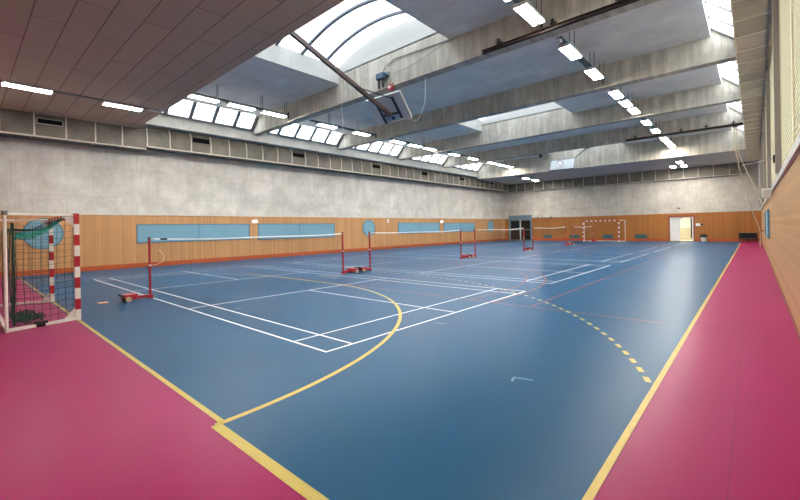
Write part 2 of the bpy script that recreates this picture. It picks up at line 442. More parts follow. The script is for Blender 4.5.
for i in range(5):
    a, b = FRONT[i] + BT, FRONT[i + 1]
    if i in (0, 2, 4):
        m.box(-19.25, SKX0 - .03, a, b, ZR, ZR + .22); m.box(SKX1 + .03, -.28, a, b, ZR, ZR + .31)
    else: m.box(-19.25, -.28, a, b, ZR, ZR + .31)
roof = struct(m.build('ceiling_roof', M['slab']), 'blue-grey board-marked roof slab between the beams', 'ceiling')

BL = ['nearest to the camera, beyond the open brown ceiling edge, with a dark steel track', 'second from the camera, behind the stowed basketball backboard', 'third from the camera', 'fourth from the camera, with ropes hanging from its dark steel track']
for i in range(1, 5):
    f = FRONT[i]
    poly = [(-20.0, ZB), (.43, ZB), (.43, 7.55), (-.28, 8.18), (-.28, 8.3), (-19.2, 8.3), (-19.2, 7.95), (-20.0, 7.2)]
    tag(MB().prism(poly, 'y', f, f + BT).build('concrete_beam', M['conc_beam'], None, (-10, f, ZB)), 'concrete roof cross beam, ' + BL[i - 1], 'beam', 'concrete cross beams')
poly = [(-20.0, ZS), (.43, ZS), (.43, 7.55), (-.28, 8.18), (-.28, 8.3), (-19.2, 8.3), (-19.2, 7.95), (-20.0, 7.2)]
poly6 = [(x, max(z, ZS + .201)) for x, z in poly]
struct(MB().prism(poly, 'y', FRONT[5], FRONT[5] + BT).build('trim_5', M['conc_beam']), 'concrete downstand at the edge of the far soffit', 'downstand')
struct(MB().prism(poly6, 'y', FRONT[0], 4.1 - .001).build('trim_6', M['conc_beam']), 'concrete downstand above the edge of the brown ceiling', 'downstand')

# vaulted skylights
cx, half, sag, zsp = (SKX0 + SKX1) / 2, (SKX1 - SKX0) / 2, .62, 8.6
RR = (half * half + sag * sag) / (2 * sag); zc = zsp + sag - RR; A = math.asin(half / RR)
def arcpts(r, n=28): return [(cx + r * math.sin(-A + 2 * A * k / n), zc + r * math.cos(-A + 2 * A * k / n)) for k in range(n + 1)]
wi = 0
for bi, nm in ((0, 'nearest vaulted white skylight above the stowed basketball backboard'), (2, 'middle vaulted skylight between second and third beams'), (4, 'farthest vaulted skylight above the far basketball hoop')):
    a, b = FRONT[bi] + BT, FRONT[bi + 1]; wi += 1
    t = thing('window_%d' % wi, (cx, (a + b) / 2, zsp), nm, 'skylight', None, 'structure')
    m = MB(); m.box(SKX0 - .029, SKX0, a, b, ZR - .002, zsp); m.box(SKX1, SKX1 + .029, a, b, ZR - .002, zsp)
    m.build('curb', M['conc_pale'], t)['label'] = 'pale concrete upstand'
    p = arcpts(RR); lun = [(SKX0, 8.25)] + p + [(SKX1, 8.25)]
    m = MB(); m.prism(lun, 'y', b, b + .2); m.build('end_wall', M['conc_pale'], t)['label'] = 'pale concrete lunette'
    m = MB(); m.prism(lun, 'y', a - .2, a); m.build('end_wall', M['conc_pale'], t)
    o_, i_ = arcpts(RR + .03), arcpts(RR + .01)
    m = MB(); m.prism(o_ + i_[::-1], 'y', a, b); m.build('pane', M['opal'], t)
    y = b - .75
    while y > a + .1:
        m = MB(); m.prism(arcpts(RR + .008) + arcpts(RR - .07)[::-1], 'y', y - .055, y + .055); m.build('rib', M['rib'], t)
        y -= 1.12

# clerestory windows, sloped, on both sides of every bay
for side in ('left', 'right'):
    for i in range(5):
        a, b = FRONT[i] + BT, FRONT[i + 1]; wi += 1
        p, q = ((-20.0, 7.2), (-19.22, 7.95)) if side == 'left' else ((.43, 7.55), (-.28, 8.18))
        t = thing('window_%d' % wi, (p[0], (a + b) / 2, p[1]), 'sloped clerestory window on the %s side, %s bay from the camera' % (side, ORD[i]), 'window', None, 'structure')
        d = Vector((q[0] - p[0], q[1] - p[1])).normalized(); nn = Vector((-d.y, d.x))
        P0, P1 = Vector(p), Vector(q)
        g = [P0 + nn * .01, P1 + nn * .01, P1 + nn * .03, P0 + nn * .03]
        MB().prism([tuple(v) for v in g], 'y', a, b).build('pane', M['glass'], t)
        m = MB()
        for s0, s1 in ((P0, P0 + d * .10), (P1 - d * .07, P1)):
            g = [s0 - nn * .04, s1 - nn * .04, s1 + nn * .05, s0 + nn * .05]
            m.prism([tuple(v) for v in g], 'y', a, b)
        m.build('window_frame', M['frame_grey'], t)
        n = 5
        for k in range(n + 1):
            y = a + (b - a) * k / n
            for e in (0,):
                hw = .09 if side == 'left' else .055
                yy = min(max(y + e, a + hw), b - hw)
                g = [P0 - nn * .05, P1 - nn * .05, P1 + nn * .05, P0 + nn * .05]
                MB().prism([tuple(v) for v in g], 'y', yy - hw, yy + hw).build('mullion', M['frame_grey'], t)
        if side == 'right': continue
        m = MB()
        for f_ in (.30,):
            c = P1 + (P0 - P1) * f_
            g = [c - d * .02 + nn * .05, c + d * .02 + nn * .05, c + d * .02 + nn * .08, c - d * .02 + nn * .08]
            m.prism([tuple(v) for v in g], 'y', a, b)
        m.build('cross_bar', M['frame_grey'], t)

# ------------------------------------------------------------------ wall-top panels
PX, PH = -20.30, .97
def left_panel(z0, z1, label, y0, curved, grille):
    t = thing('acoustic_panel', (PX, y0, z0), label, 'wall panel', 'grey panels along the top of the left wall')
    if curved: prof = [(PX, z0), (PX + .015, z0 + .35), (PX, z0 + .62), (PX - .05, z0 + .82), (PX - .14, z1 - .04), (PX - .2, z1)]
    else: prof = [(PX, z0), (PX, z1)]
    back = [(x - .03, z) for x, z in prof][::-1]
    MB().prism(prof + back, 'y', y0 + .05, y0 + PH).build('panel_sheet', M['panel'], t)
    pr2 = [(x + .035, z) for x, z in prof]
    MB().prism(pr2 + back, 'y', y0, y0 + .05).build('mullion', M['mullion'], t)['label'] = 'pale vertical mullion'
    MB().box(PX - .03, PX + .03, y0 + .05, y0 + PH, z0 - .03, z0 + .025).build('bottom_rail', M['mullion'], t)
    MB().box(PX - .75, PX - .031, y0, y0 + PH, z0 - .04, z0 - .01).build('underside', M['duct'], t)
    MB().box(PX - .02, PX + .06, y0 + PH - .12, y0 + PH - .02, z0 - .10, z0 - .04).build('bracket', M['duct'], t)
    if grille:
        m = MB()
        for zz in (z0 + .50, z0 + .71): m.box(PX + .012, PX + .045, y0 + .12, y0 + .88, zz, zz + .02)
        for yy in (y0 + .10, y0 + .88): m.box(PX + .012, PX + .045, yy, yy + .02, z0 + .5, z0 + .73)
        g = m.build('vent_frame', M['mullion'] if not curved else M['grille'], t)
        m = MB().box(PX + .016, PX + .03, y0 + .12, y0 + .88, z0 + .52, z0 + .71)
        for k in range(5): m.box(PX + .03, PX + .038, y0 + .12, y0 + .88, z0 + .53 + k * .036, z0 + .545 + k * .036)
        m.build('vent_grille', M['grille'], g)['label'] = 'black ventilation grille'
    return t
ys = [.62 + PH * k for k in range(-3, 42)]
G = {.62: 1}
gi = {3 + k for k in (0, 6, 12, 19, 25, 31, 37)}
proto = {}
for k, y in enumerate(ys):
    if y + PH > 41.0: break
    curved = y > 3.9; z0, z1 = (5.66, 6.65) if curved else (5.53, 6.42)
    if curved and y > 33.7: z1 = 6.42
    gr = k in gi
    lab = ('grey%s panel along the left wall top, %s from the photo\'s left edge' % (' vented' if gr else '', nth(k - 2))) if k > 1 else 'grey panel along the left wall top, %s the near corner' % ('right in', 'second from')[k]
    key = (curved, gr, z1)
    if key not in proto: proto[key] = left_panel(z0, z1, lab, y, curved and z1 > 6.5, gr)
    else: dup(proto[key], (PX, y, z0), lab)
fp = None
for k in range(20):
    x = -20.40 + k * 1.035
    lab = 'brown-grey panel along the top of the far wall, %s from the left corner' % nth(k)
    if fp is None:
        fp = thing('acoustic_panel', (x, 41.0, 5.5), lab, 'wall panel', 'panels along the top of the far wall')
        MB().box(x + .05, x + 1.035, 41.0, 41.03, 5.5, ZS).build('panel_sheet', M['panel'], fp)
        MB().box(x, x + .05, 40.965, 41.03, 5.5, ZS).build('mullion', M['mullion'], fp)
        MB().box(x + .05, x + 1.035, 40.97, 41.03, 5.47, 5.52).build('bottom_rail', M['mullion'], fp)
        MB().box(x, x + 1.035, 41.031, 41.29, 5.46, 5.49).build('underside', M['duct'], fp)
        MB().box(x + .85, x + .95, 40.95, 41.03, 5.40, 5.469).build('bracket', M['duct'], fp)
    else: dup(fp, (x, 41.0, 5.5), lab)

# ------------------------------------------------------------------ right wall blinds and posts
spans = [(-2.9, 1.7), (1.76, 6.5), (6.56, FRONT[1])]
ed = [f + BT / 2 for f in FRONT[1:]] + [39.5]
for a, b in zip(ed, ed[1:]):
    mid = (a + b) / 2; spans += [(a + .2, mid - .03), (mid + .03, b - .2)]
for k, (a, b) in enumerate(spans):
    if b - a < .5: continue
    t = thing('slatted_blind', (XR + .03, (a + b) / 2, 2.72), ('cream slatted window blind on the right wall, %s from the right edge of the photo' % nth(k - 1)) if k else 'cream slatted window blind on the right wall, beside the camera', 'blind', 'cream blinds along the right wall')
    m = MB(); z = 2.60
    while z < ZS - .02:
        z2 = min(z + .085, ZS)
        m.prism([(XR + .045, z), (XR + .005, z + .012), (XR + .005, z + .05), (XR + .045, z2), (XR + .055, z2), (XR + .055, z)], 'y', a, b); z += .085
    m.build('slat_curtain', M['blind'], t)
    for yy in (a, b - .05):
        m = MB(); m.box(XR - .012, XR + .06, yy, yy + .05, 2.60, ZS)
        m.build('guide_rail', M['joint'], t)
for k, f in enumerate(FRONT[1:] + [39.4]):
    o = MB().box(XR - .10, XR + .06, f + .01, f + BT - .01, 2.592, ZS - .02).build('wall_post', M['post_grey'], None, (XR, f + BT / 2, 2.592))
    tag(o, 'grey-brown wall post between cream blinds, %s from the camera' % ORD[k], 'post', 'posts along the right wall')
m = MB().box(XR - .11, XR - .06, 4.12, 34.0, ZS - .07, ZS - .015)
tag(m.build('conduit', M['cable'], None, (XR - .08, 20, ZS - .04)), 'dark grey conduit along the top of the right blinds', 'conduit')
# arm on the post, small speaker box, blue panel
t = thing('wall_bracket', (XR - .10, 9.82, 4.0), 'thin dark bracket arm on the second post of the right wall', 'bracket')
MB().box(XR - .13, XR - .10, 9.80, 9.84, 2.80, 2.96).build('mount_plate', M['black'], t)
MB().tube([(XR - .12, 9.82, 2.9), (XR - .35, 10.6, 2.93), (.50, 13.0, 3.15)], .011, 8).build('arm', M['cable'], t)
t = thing('wall_speaker', (XR - .02, 13.5, 2.2), 'small white speaker box on the ledge of the right wall', 'speaker')
hb = MB().box(XR - .26, XR - .072, 13.35, 13.65, 2.24, 2.50).build('housing', M['white_obj'], t, bevel=.015)
m = MB()
for k in range(5): m.box(XR - .24, XR - .09, 13.342, 13.35, 2.275 + k * .042, 2.295 + k * .042)
m.build('speaker_grille', M['ledge'], hb)
t = thing('wall_panel', (XR, 21, 1.0), 'blue framed window panel in the right timber wall', 'panel')
MB().box(XR - .03, XR - .001, 18.8, 23.4, 1.0, 2.0).build('panel_sheet', M['blue_panel'], t)
m = MB(); m.box(XR - .06, XR - .001, 18.7, 18.8, .95, 2.05); m.box(XR - .06, XR - .001, 23.4, 23.5, .95, 2.05); m.box(XR - .06, XR - .001, 18.8, 23.4, 2.0, 2.05); m.box(XR - .06, XR - .001, 18.8, 23.4, .95, 1.0)
m.build('panel_frame', M['blue_frame'], t)

# ------------------------------------------------------------------ left wall: blue panels and discs
WX = XL + .05
def blue(y0, y1, z0, z1, label):
    t = thing('wall_panel', (WX, (y0 + y1) / 2, z0), label, 'panel', 'pale blue panels on the left timber wall')
    mid = (y0 + y1) / 2
    MB().box(WX, WX + .03, y0 + .05, mid - .02, z0 + .05, z1 - .05).build('panel_sheet', M['blue_panel'], t)
    MB().box(WX, WX + .03, mid + .02, y1 - .05, z0 + .05, z1 - .05).build('panel_sheet', M['blue_panel'], t)
    m = MB(); m.box(WX, WX + .045, y0, y1, z1 - .05, z1); m.box(WX, WX + .045, y0, y1, z0, z0 + .05)
    for yy in (y0, y1 - .05): m.box(WX, WX + .045, yy, yy + .05, z0 + .05, z1 - .05)
    m.box(WX, WX + .035, mid - .02, mid + .02, z0 + .05, z1 - .05)
    m.build('panel_frame', M['blue_frame'], t)
blue(4.22, 9.84, 1.15, 2.05, 'long pale blue wall panel nearest to the striped goal')
blue(10.36, 16.08, 1.10, 2.05, 'long pale blue wall panel just right of the first lit sign')
blue(22.66, 28.4, 1.16, 2.09, 'long pale blue wall panel right of the middle blue disc')
blue(29.05, 34.6, 1.16, 2.05, 'long pale blue wall panel farthest along the left wall')
for y, lab in ((.93, 'round pale blue wall disc behind the striped goal'), (19.37, 'round pale blue wall disc in the middle of the left wall'), (37.98, 'round pale blue wall disc near the far left corner')):
    t = thing('wall_disc', (WX, y, 1.68), lab, 'panel', 'round blue discs on the left wall')
    MB().cyl((WX + .015, y, 1.68), 'x', .59, .03, 48).build('disc_sheet', M['blue_panel'], t)
    m = MB(); R1 = [(y + .64 * math.cos(2 * PI * k / 48), 1.68 + .64 * math.sin(2 * PI * k / 48)) for k in range(48)]
    R2 = [(y + .59 * math.cos(2 * PI * k / 48), 1.68 + .59 * math.sin(2 * PI * k / 48)) for k in range(48)]
    for k in range(48): m.prism([R1[k], R1[(k + 1) % 48], R2[(k + 1) % 48], R2[k]], 'x', WX, WX + .045)
    m.build('disc_rim', M['blue_frame'], t)
for y, z, s, lab in ((10.16, 2.18, .15, 'small lit white exit sign between the two nearest blue wall panels'), (28.75, 2.17, .15, 'small lit white exit sign between the two far blue wall panels')):
    t = thing('exit_sign', (WX, y, z - .1), lab, 'sign', 'lit signs on the left wall')
    MB().box(WX, WX + .05, y - s, y + s, z - .08, z + .08).build('sign_case', M['white_obj'], t)
    MB().box(WX + .05, WX + .06, y - s + .02, y + s - .02, z - .06, z + .06).build('lit_face', M['exit_lit'], t)
tag(MB().box(WX, WX + .1, 21.35, 21.5, 2.08, 2.40).build('wall_box', M['white_obj'], None, (WX, 21.42, 2.08)), 'small white box on timber between middle disc and blue panel', 'box')
tag(MB().box(WX, WX + .06, 2.3, 2.42, 4.2, 4.3).build('wall_hook', M['duct'], None, (WX, 2.36, 4.2)), 'small dark fixing on the left concrete wall', 'fixing') if False else None

# ------------------------------------------------------------------ badminton posts and nets
PXX = -10.40
def post(y, d, label):
    """d: +1 base arm runs towards +y, -1 towards -y (away from its net)"""
    t = thing('badminton_post', (PXX, y, 0), label, 'net post', 'red badminton posts')
    MB().box(PXX - .025, PXX + .025, y - .025, y + .025, .036, 1.47).build('pole', M['red_metal'], t, bevel=.006)
    m = MB().box(PXX - .028, PXX + .028, y - .028, y + .028, .80, .83); m.build('clip_band', M['white_obj'], t)
    MB().box(PXX - .028, PXX + .028, y - .028, y + .028, 1.47, 1.50).build('top_cap', M['black'], t)
    MB().box(PXX - .045, PXX + .045, y - .05 * d, y + d * .42, .035, .10).build('base_arm', M['red_metal'], t, bevel=.008)
    m = MB().box(PXX - .17, PXX + .17, y + d * .30, y + d * .58, .04, .17); cw = m.build('counterweight', M['red_metal'], t, bevel=.02)
    for s in (-1, 1):
        MB().cyl((PXX + s * .195, y + d * .50, .06), 'x', .06, .04, 20).build('wheel', M['wheel'], cw)
    MB().tube([(PXX - .17, y + d * .59, .14), (PXX, y + d * .63, .17), (PXX + .17, y + d * .59, .14)], .034, 8).build('handle', M['black'], cw)
    MB().box(PXX - .05, PXX + .05, y - .05, y + .05, .0, .036).build('foot_plate', M['red_metal'], t)
    return t
YP = [(1.74, 7.89), (9.24, 15.65), (17.0, 23.05), (24.45, 30.75), (32.37, 37.75)]
ordn = ['nearest', 'second', 'third', 'fourth', 'farthest']
base_m = post(YP[0][0], -1, 'red badminton post standing alone nearest the striped goal')
base_p = post(YP[0][1], 1, 'red badminton post at the far end of the nearest net')
for k, (a, b) in enumerate(YP):
    if k == 0: continue
    dup(base_m, (PXX, a, 0), 'red badminton post at the left end of the %s net from the camera' % ordn[k])
    dup(base_p, (PXX, b, 0), 'red badminton post at the right end of the %s net from the camera' % ordn[k])
for k, (a, b) in enumerate(YP):
    a2, b2 = a + (.1 if k == 0 else .32), b - .03
    lab = 'badminton net with white top tape, %s from the camera' % ordn[k]
    t = thing('badminton_net', (PXX, (a + b) / 2, .75), lab, 'net', 'badminton nets')
    N = 24
    sagf = lambda s: 1.475 - .045 * (4 * s * (1 - s)) - .012 * math.sin(s * 9 + k)
    pts = [(PXX, a2 + (b2 - a2) * i / N, sagf(i / N)) for i in range(N + 1)]
    m = MB()
    for p, q in zip(pts, pts[1:]):
        m.prism([(p[1], p[2] - .032), (q[1], q[2] - .032), (q[1], q[2] + .004), (p[1], p[2] + .004)], 'x', PXX - .008, PXX + .008)
    m.build('top_tape', M['tape'], t)
    m = MB()
    m.tube([(PXX, a + .02, 1.46), pts[0]], .006, 5); m.tube([pts[-1], (PXX, b - .02, 1.46)], .006, 5)
    m.build('top_cord', M['tape'], t)
    if k == 0: MB().box(PXX - .012, PXX + .012, a2 + .14, a2 + .30, 1.43, 1.47).build('tape_label', M['black'], t)
    m = MB(); n = 60
    for i in range(n + 1):
        s = i / n; y = a2 + (b2 - a2) * s; z = sagf(s) - .03
        m.tube([(PXX, y, z), (PXX, y, z - .72)], .0014, 3, False)
    for j in range(1, 13):
        m.tube([(PXX, p[1], p[2] - .03 - j * .06) for p in pts[::3]], .0014, 3, False)
    o = m.build('netting', M['net_dark'], t); o['kind'] = 'stuff'
    if k == 0: MB().tube([(PXX, a2 + .1, 1.2), (PXX, a2 + .22, 1.05), (PXX + .01, a2 + .2, .9), (PXX, a2 + .05, .82), (PXX, a + .02, .81)], .004, 5).build('side_cord', M['tape'], t)

# ------------------------------------------------------------------ goals
def goal(gx, gy, s, depth, label, near):
    """s=+1: frame runs back towards -y"""
    t = thing('handball_goal', (gx, gy, 0), label, 'goal', 'striped handball goals')
    H = 2.0; h = .04
    for q in (-1, 1):
        x = gx + q * 1.54
        segs = 10; m = MB()
        for i in range(segs):
            m.mi = (i % 2) if q > -2 else 0
            m.box(x - h, x + h, gy - h, gy + h, i * .2, (i + 1) * .2)
        m.build('goal_post', [M['goal_white'], M['goal_red']], t)['label'] = 'red and white striped upright'
    m = MB()
    for i in range(15):
        m.mi = i % 2; x0 = gx - 1.5 + i * .2
        m.box(x0, x0 + .2, gy - h, gy + h, H - .08, H)
    m.build('crossbar', [M['goal_red'], M['goal_white']], t)['label'] = 'red and white striped crossbar'
    yb = gy - s * depth
    for q in (-1, 1):
        x = gx + q * 1.54; xr = x + q * .26
        MB().beam((x, gy - s * h, .03), (xr, yb, .03), .05, .05).build('side_bar', M['goal_white'], t)
        MB().beam((x, gy - s * h, H - .03), (xr, yb, H - .03), .04, .04).build('side_bar', M['goal_white'], t)
        rp = MB().tube([(xr, yb, 0), (xr, yb, H)], .024, 12).build('rear_post', M['goal_white'], t)
        MB().tube([(xr, yb, H - .05), (xr, yb, H + .02)], .04, 12).build('rear_cap', M['cable'], rp)
        for z0, z1 in ((.055, .24), (H - .055, H - .26)):
            m = MB(); m.prism([(gy - s * h, z0), (gy - s * .2, z0), (gy - s * h, z1)], 'x', x - .006, x + .006); m.build('corner_gusset', M['goal_white'], t)
    MB().beam((gx - 1.80, yb, .03), (gx + 1.80, yb, .03), .05, .05).build('rear_ground_bar', M['goal_white'], t)
    # netting
    r = .0030 if near else .0015
    m = MB(); yn = gy - s * (depth - .13); c = .115
    def strand(P): m.tube(P, r, 4, False)
    for q in (-1, 1):
        x = gx + q * 1.50
        n = int((depth - .13) / c)
        for i in range(n + 1):
            y = gy - s * (.05 + (depth - .2) * i / n); zt = 1.93 - .2 * i / n
            strand([(x, y, .04), (x + .02 * math.sin(i * 2), y - .02, .9), (x, y, zt)])
        for j in range(17):
            z = .06 + j * c; strand([(x, gy - s * .05, z), (x, gy - s * depth * .5, z - .035), (x, yn, z - .01)])
    n = int(3 / c)
    for i in range(n + 1):
        x = gx - 1.5 + 3.0 * i / n
        strand([(x, yn, .06), (x, yn - s * .05 * math.sin(i), 1.0), (x, yn, 1.73)])
        if near and i % 3 == 0: strand([(x, yn, 1.73), (x, gy - s * depth * .45, 1.70), (x, gy - s * .05, 1.93)])
    for j in range(16):
        z = .06 + j * c * .98; strand([(gx - 1.5, yn, z), (gx, yn - s * .04, z - .03), (gx + 1.5, yn, z)])
    o = m.build('goal_net', M['net_green'], t); o['kind'] = 'stuff'; o['label'] = 'dark green netting'
    if near:
        rnd = random.Random(3)
        # gathered band of net hanging under the crossbar and down the rear corner
        m = MB()
        for k in range(16):
            P = []
            for i in range(9):
                f = i / 8
                P.append((gx + .10 + 1.28 * f + rnd.uniform(-.03, .03), gy - .05 - .78 * f + rnd.uniform(-.03, .03), 1.92 - .33 * f - .10 * math.sin(f * PI) + rnd.uniform(-.06, .06) * (.3 + f)))
            m.tube(P, .010, 5)
        m.build('gathered_net', M['net_band'], t)['label'] = 'gathered green net sagging below the crossbar'
        m = MB()
        for k in range(9):
            x = gx + 1.47 + rnd.uniform(-.02, .02); y = yn - .02 + rnd.uniform(-.015, .015)
            m.tube([(x + rnd.uniform(-.02, .02), y + rnd.uniform(-.012, .012), z) for z in (.04, .4, .8, 1.2, 1.55, 1.83)], .006, 5)
        m.build('hanging_net', M['net_green'], t)
        m = MB()
        for k in range(34):
            cx_, cy_ = gx + rnd.uniform(.35, 1.4), yn + rnd.uniform(.05, .36); rr = rnd.uniform(.06, .17); ph = rnd.uniform(0, 6)
            hh = rnd.uniform(.02, .20)
            m.tube([(cx_ + rr * math.cos(ph + a), cy_ + rr * .8 * math.sin(ph + a), .015 + hh * abs(math.sin(a * 1.3 + ph))) for a in [j * .55 for j in range(10)]], .007, 5)
        m.build('net_heap', M['net_green'], t)['label'] = 'heap of green net on the floor'
        m = MB(); x = gx + 1.54
        x += .13; m.box(x - .07, x + .07, gy - .60, gy - .48, 0, .07); m.box(x - .05, x + .03, gy - .63, gy - .44, .05, .09)
        m.build('floor_clamp', M['black'], t)
    return t
goal(GX, .085, 1, .97, 'large red and white striped goal with green net at the left edge', True)
goal(-10.03, 38.92, -1, 1.15, 'distant red and white striped goal against the far wall', False)

# ------------------------------------------------------------------ far wall fittings
FY = YF - .05
t = thing('door_1', (-19.08, YF, 0), 'dark glazed double door with blue-grey frame in the far left corner', 'door', None, 'structure')
m = MB(); m.box(-20.47, -17.70, YF - .10, YF + .12, 2.40, 2.84); m.box(-20.47, -20.33, YF - .08, YF + .12, 0, 2.40); m.box(-17.84, -17.70, YF - .08, YF + .12, 0, 2.40)
m.box(-20.33, -17.84, YF - .08, YF + .12, 2.30, 2.40)
m.build('door_frame', M['steel_blue'], t)
for a, b in ((-20.33, -19.10), (-19.06, -17.84)):
    lf = MB().box(a + .06, b - .06, YF + .0, YF + .03, .08, 2.24).build('pane', M['dark_glass'], t)
    m = MB(); m.box(a, a + .06, YF - .03, YF + .06, .0, 2.3); m.box(b - .06, b, YF - .03, YF + .06, 0, 2.3); m.box(a + .06, b - .06, YF - .03, YF + .06, 2.24, 2.3); m.box(a + .06, b - .06, YF - .03, YF + .06, 0, .08)
    m.box(a + .06, b - .06, YF - .03, YF + .04, 1.18, 1.24)
    m.build('door_leaf', M['steel_blue'], t)
MB().box(-19.15, -19.01, YF - .06, YF - .03, 0, 2.3).build('meeting_stile', M['ledge'], t)
t = thing('door_2', (-4.05, YF, 0), 'open white door with orange-red surround in the far wall', 'door', None, 'structure')
m = MB(); m.box(-5.02, -4.90, YF - .08, YF + .1, 0, 2.28); m.box(-3.20, -3.08, YF - .08, YF + .1, 0, 2.28); m.box(-4.9, -3.2, YF - .08, YF + .1, 2.13, 2.28)
m.build('door_surround', M['door_red'], t)
m = MB(); m.box(-4.90, -4.82, YF - .03, YF + .2, 0, 2.13); m.box(-3.30, -3.20, YF - .03, YF + .2, 0, 2.13); m.box(-4.82, -3.30, YF - .03, YF + .2, 2.06, 2.13)
m.build('door_frame', M['door_white'], t)
m = MB().box(-4.82, -4.17, YF + .08, YF + .13, .02, 2.05); lf = m.build('door_leaf', M['door_white'], t)
MB().box(-4.27, -4.21, YF + .03, YF + .08, 1.0, 1.06).build('handle', M['cable'], lf)
MB().box(-4.2, -3.95, YF - .06, YF - .03, 2.02, 2.08).build('door_closer', M['black'], t)
m = MB()     # lit corridor seen through the open door
m.box(-5.4, -2.6, YF + 3.6, YF + 3.8, 0, 2.6); m.box(-5.4, -5.2, YF + .25, YF + 3.6, 0, 2.6); m.box(-2.8, -2.6, YF + .25, YF + 3.6, 0, 2.6)
m.box(-5.4, -2.6, YF + .25, YF + 3.8, 2.6, 2.7); m.box(-5.4, -2.6, YF + .05, YF + 3.8, -.1, 0.0)
m.build('corridor', M['corridor'], t)
m = MB(); m.box(-3.72, -3.62, YF + 3.4, YF + 3.55, .2, 2.3); m.box(-3.46, -3.34, YF + .6, YF + .7, .3, 2.1); 
m.build('corridor_post', M['corr_dark'], t)
MB().box(-5.19, -2.81, YF + 3.55, YF + 3.59, .0, 1.15).build('corridor_dado', M['corr_dado'], t)
MB().box(-4.5, -3.5, YF + 1.4, YF + 2.2, 2.56, 2.6).build('corridor_light', M['corr_lamp'], t)
m = MB().box(-5.9, -2.76, YF - 1.25, YF - .07, 0, .02)
tag(m.build('door_mat', M['duct'], None, (-4.05, YF - .4, 0)), 'long dark doormat in front of the open white door', 'mat')
for k, (a, b) in enumerate(((-16.39, -15.52), (-13.63, -12.70), (-10.46, -9.56), (-7.67, -6.70))):
    lab = ['teal wall vent right of the glazed double door', 'teal wall vent left of the far goal', 'teal wall vent seen inside the far goal', 'teal wall vent left of the open white door'][k]
    t = thing('wall_vent', ((a + b) / 2, FY, .2), lab, 'vent', 'low teal vents on the far wall')
    m = MB(); m.box(a, b, FY - .03, FY, .58, .62); m.box(a, b, FY - .03, FY, .22, .26); m.box(a, a + .04, FY - .03, FY, .26, .58); m.box(b - .04, b, FY - .03, FY, .26, .58)
    m.build('vent_frame', M['vent_teal'], t)
    m = MB(); m.box(a + .04, b - .04, FY - .008, FY, .26, .58)
    for j in range(6): m.box(a + .04, b - .04, FY - .025, FY - .008, .275 + j * .05, .30 + j * .05)
    m.build('louvre', M['vent_teal'], t)
t = thing('wall_box', (-2.88, FY, 1.3), 'white first-aid box beside the open white door', 'box')
MB().box(-3.02, -2.70, FY - .14, FY, 1.32, 1.55).build('box_body', M['white_obj'], t, bevel=.01)
MB().box(-2.695, -2.52, FY - .10, FY, 1.38, 1.50).build('black_bracket', M['black'], t)
t = thing('waste_bin', (-2.48, 40.95, 0), 'small white bin with black liner beside the open door', 'bin')
MB().tube([(-2.48, 40.95, 0), (-2.48, 40.95, .36)], [.19, .22], 20).build('bin_body', M['white_obj'], t)
m = MB(); m.tube([(-2.48, 40.95, .34), (-2.48, 40.95, .42), (-2.48, 40.95, .52), (-2.48, 40.95, .62)], [.235, .27, .26, .18], 14)
m.build('bin_liner', M['black'], t)
t = thing('folding_table', (.36, 40.6, 0), 'low black table in the far right corner', 'table')
MB().box(-.20, .92, 40.3, 40.9, .66, .74).build('table_top', M['darktable'], t)
MB().box(-.18, .90, 40.80, 40.88, .30, .66).build('back_panel', M['darktable'], t)
for x in (-.17, .38, .87):
    for y in (40.33, 40.85): MB().box(x - .025, x + .025, y - .025, y + .025, 0, .66).build('leg', M['darktable'], t)
MB().box(-.15, .85, 40.35, 40.8, .18, .24).build('shelf', M['darktable'], t)
t = thing('wall_bar', (-16.3, FY, 2.5), 'thin dark bar along the timber top right of the double door', 'bar')
MB().box(-17.6, -14.9, FY - .12, FY - .06, 2.44, 2.49).build('rail', M['duct'], t)
for x in (-17.0, -15.6): MB().box(x - .05, x + .05, FY - .12, FY + .05, 2.49, 2.60).build('bracket', M['duct'], t)
tag(MB().box(-4.32, -4.12, YF - .1, YF, 2.86, 2.97).build('wall_fixture', M['duct'], None, (-4.2, YF, 2.9)), 'small dark fixture on the concrete above the open white door', 'fixture')

# ------------------------------------------------------------------ ceiling lights
LZ = 7.10
def light(x, y, z, label, lit=True, flush=False):
    t = thing('ceiling_light', (x, y, z), label, 'ceiling light', 'twin-tube ceiling lights')
    L, W = .60, .18
    m = MB(); m.box(x - W, x + W, y - L, y + L, z + .045, z + .10)
    m.box(x - W, x - W + .012, y - L, y + L, z + .022, z + .045); m.box(x + W - .012, x + W, y - L, y + L, z + .022, z + .045)
    m.box(x - W + .012, x + W - .012, y - L, y - L + .012, z, z + .045); m.box(x - W + .012, x + W - .012, y + L - .012, y + L, z, z + .045)
    m.box(x - .022, x + .022, y - L + .012, y + L - .012, z + .002, z + .045)
    hs = m.build('housing', M['lamp_body'], t)
    for s in (-1, 1):
        MB().box(x + s * .088 - .062, x + s * .088 + .062, y - L + .03, y + L - .03, z + .012, z + .04).build('tube', M['tube'] if lit else M['lamp_body'], hs)
    return t
LY = {'bay': [[5.43, 7.05, 8.65], [11.75, 14.25], [17.36, 19.10, 20.70], [23.75, 26.4], [29.5, 31.2, 32.7]]}
XLL, XRR = -16.15, -3.58
proto_l = light(-16.6, .15, 6.31, 'ceiling light under the brown ceiling at the far left edge')
dup(proto_l, (-16.75, 2.75, 6.31), 'second ceiling light under the brown ceiling')
for y in (.15, 2.75): dup(proto_l, (XRR, y, 6.31), 'ceiling light under the brown ceiling overhead, %s the camera' % ('just beyond' if y < 1 else 'farther beyond'))
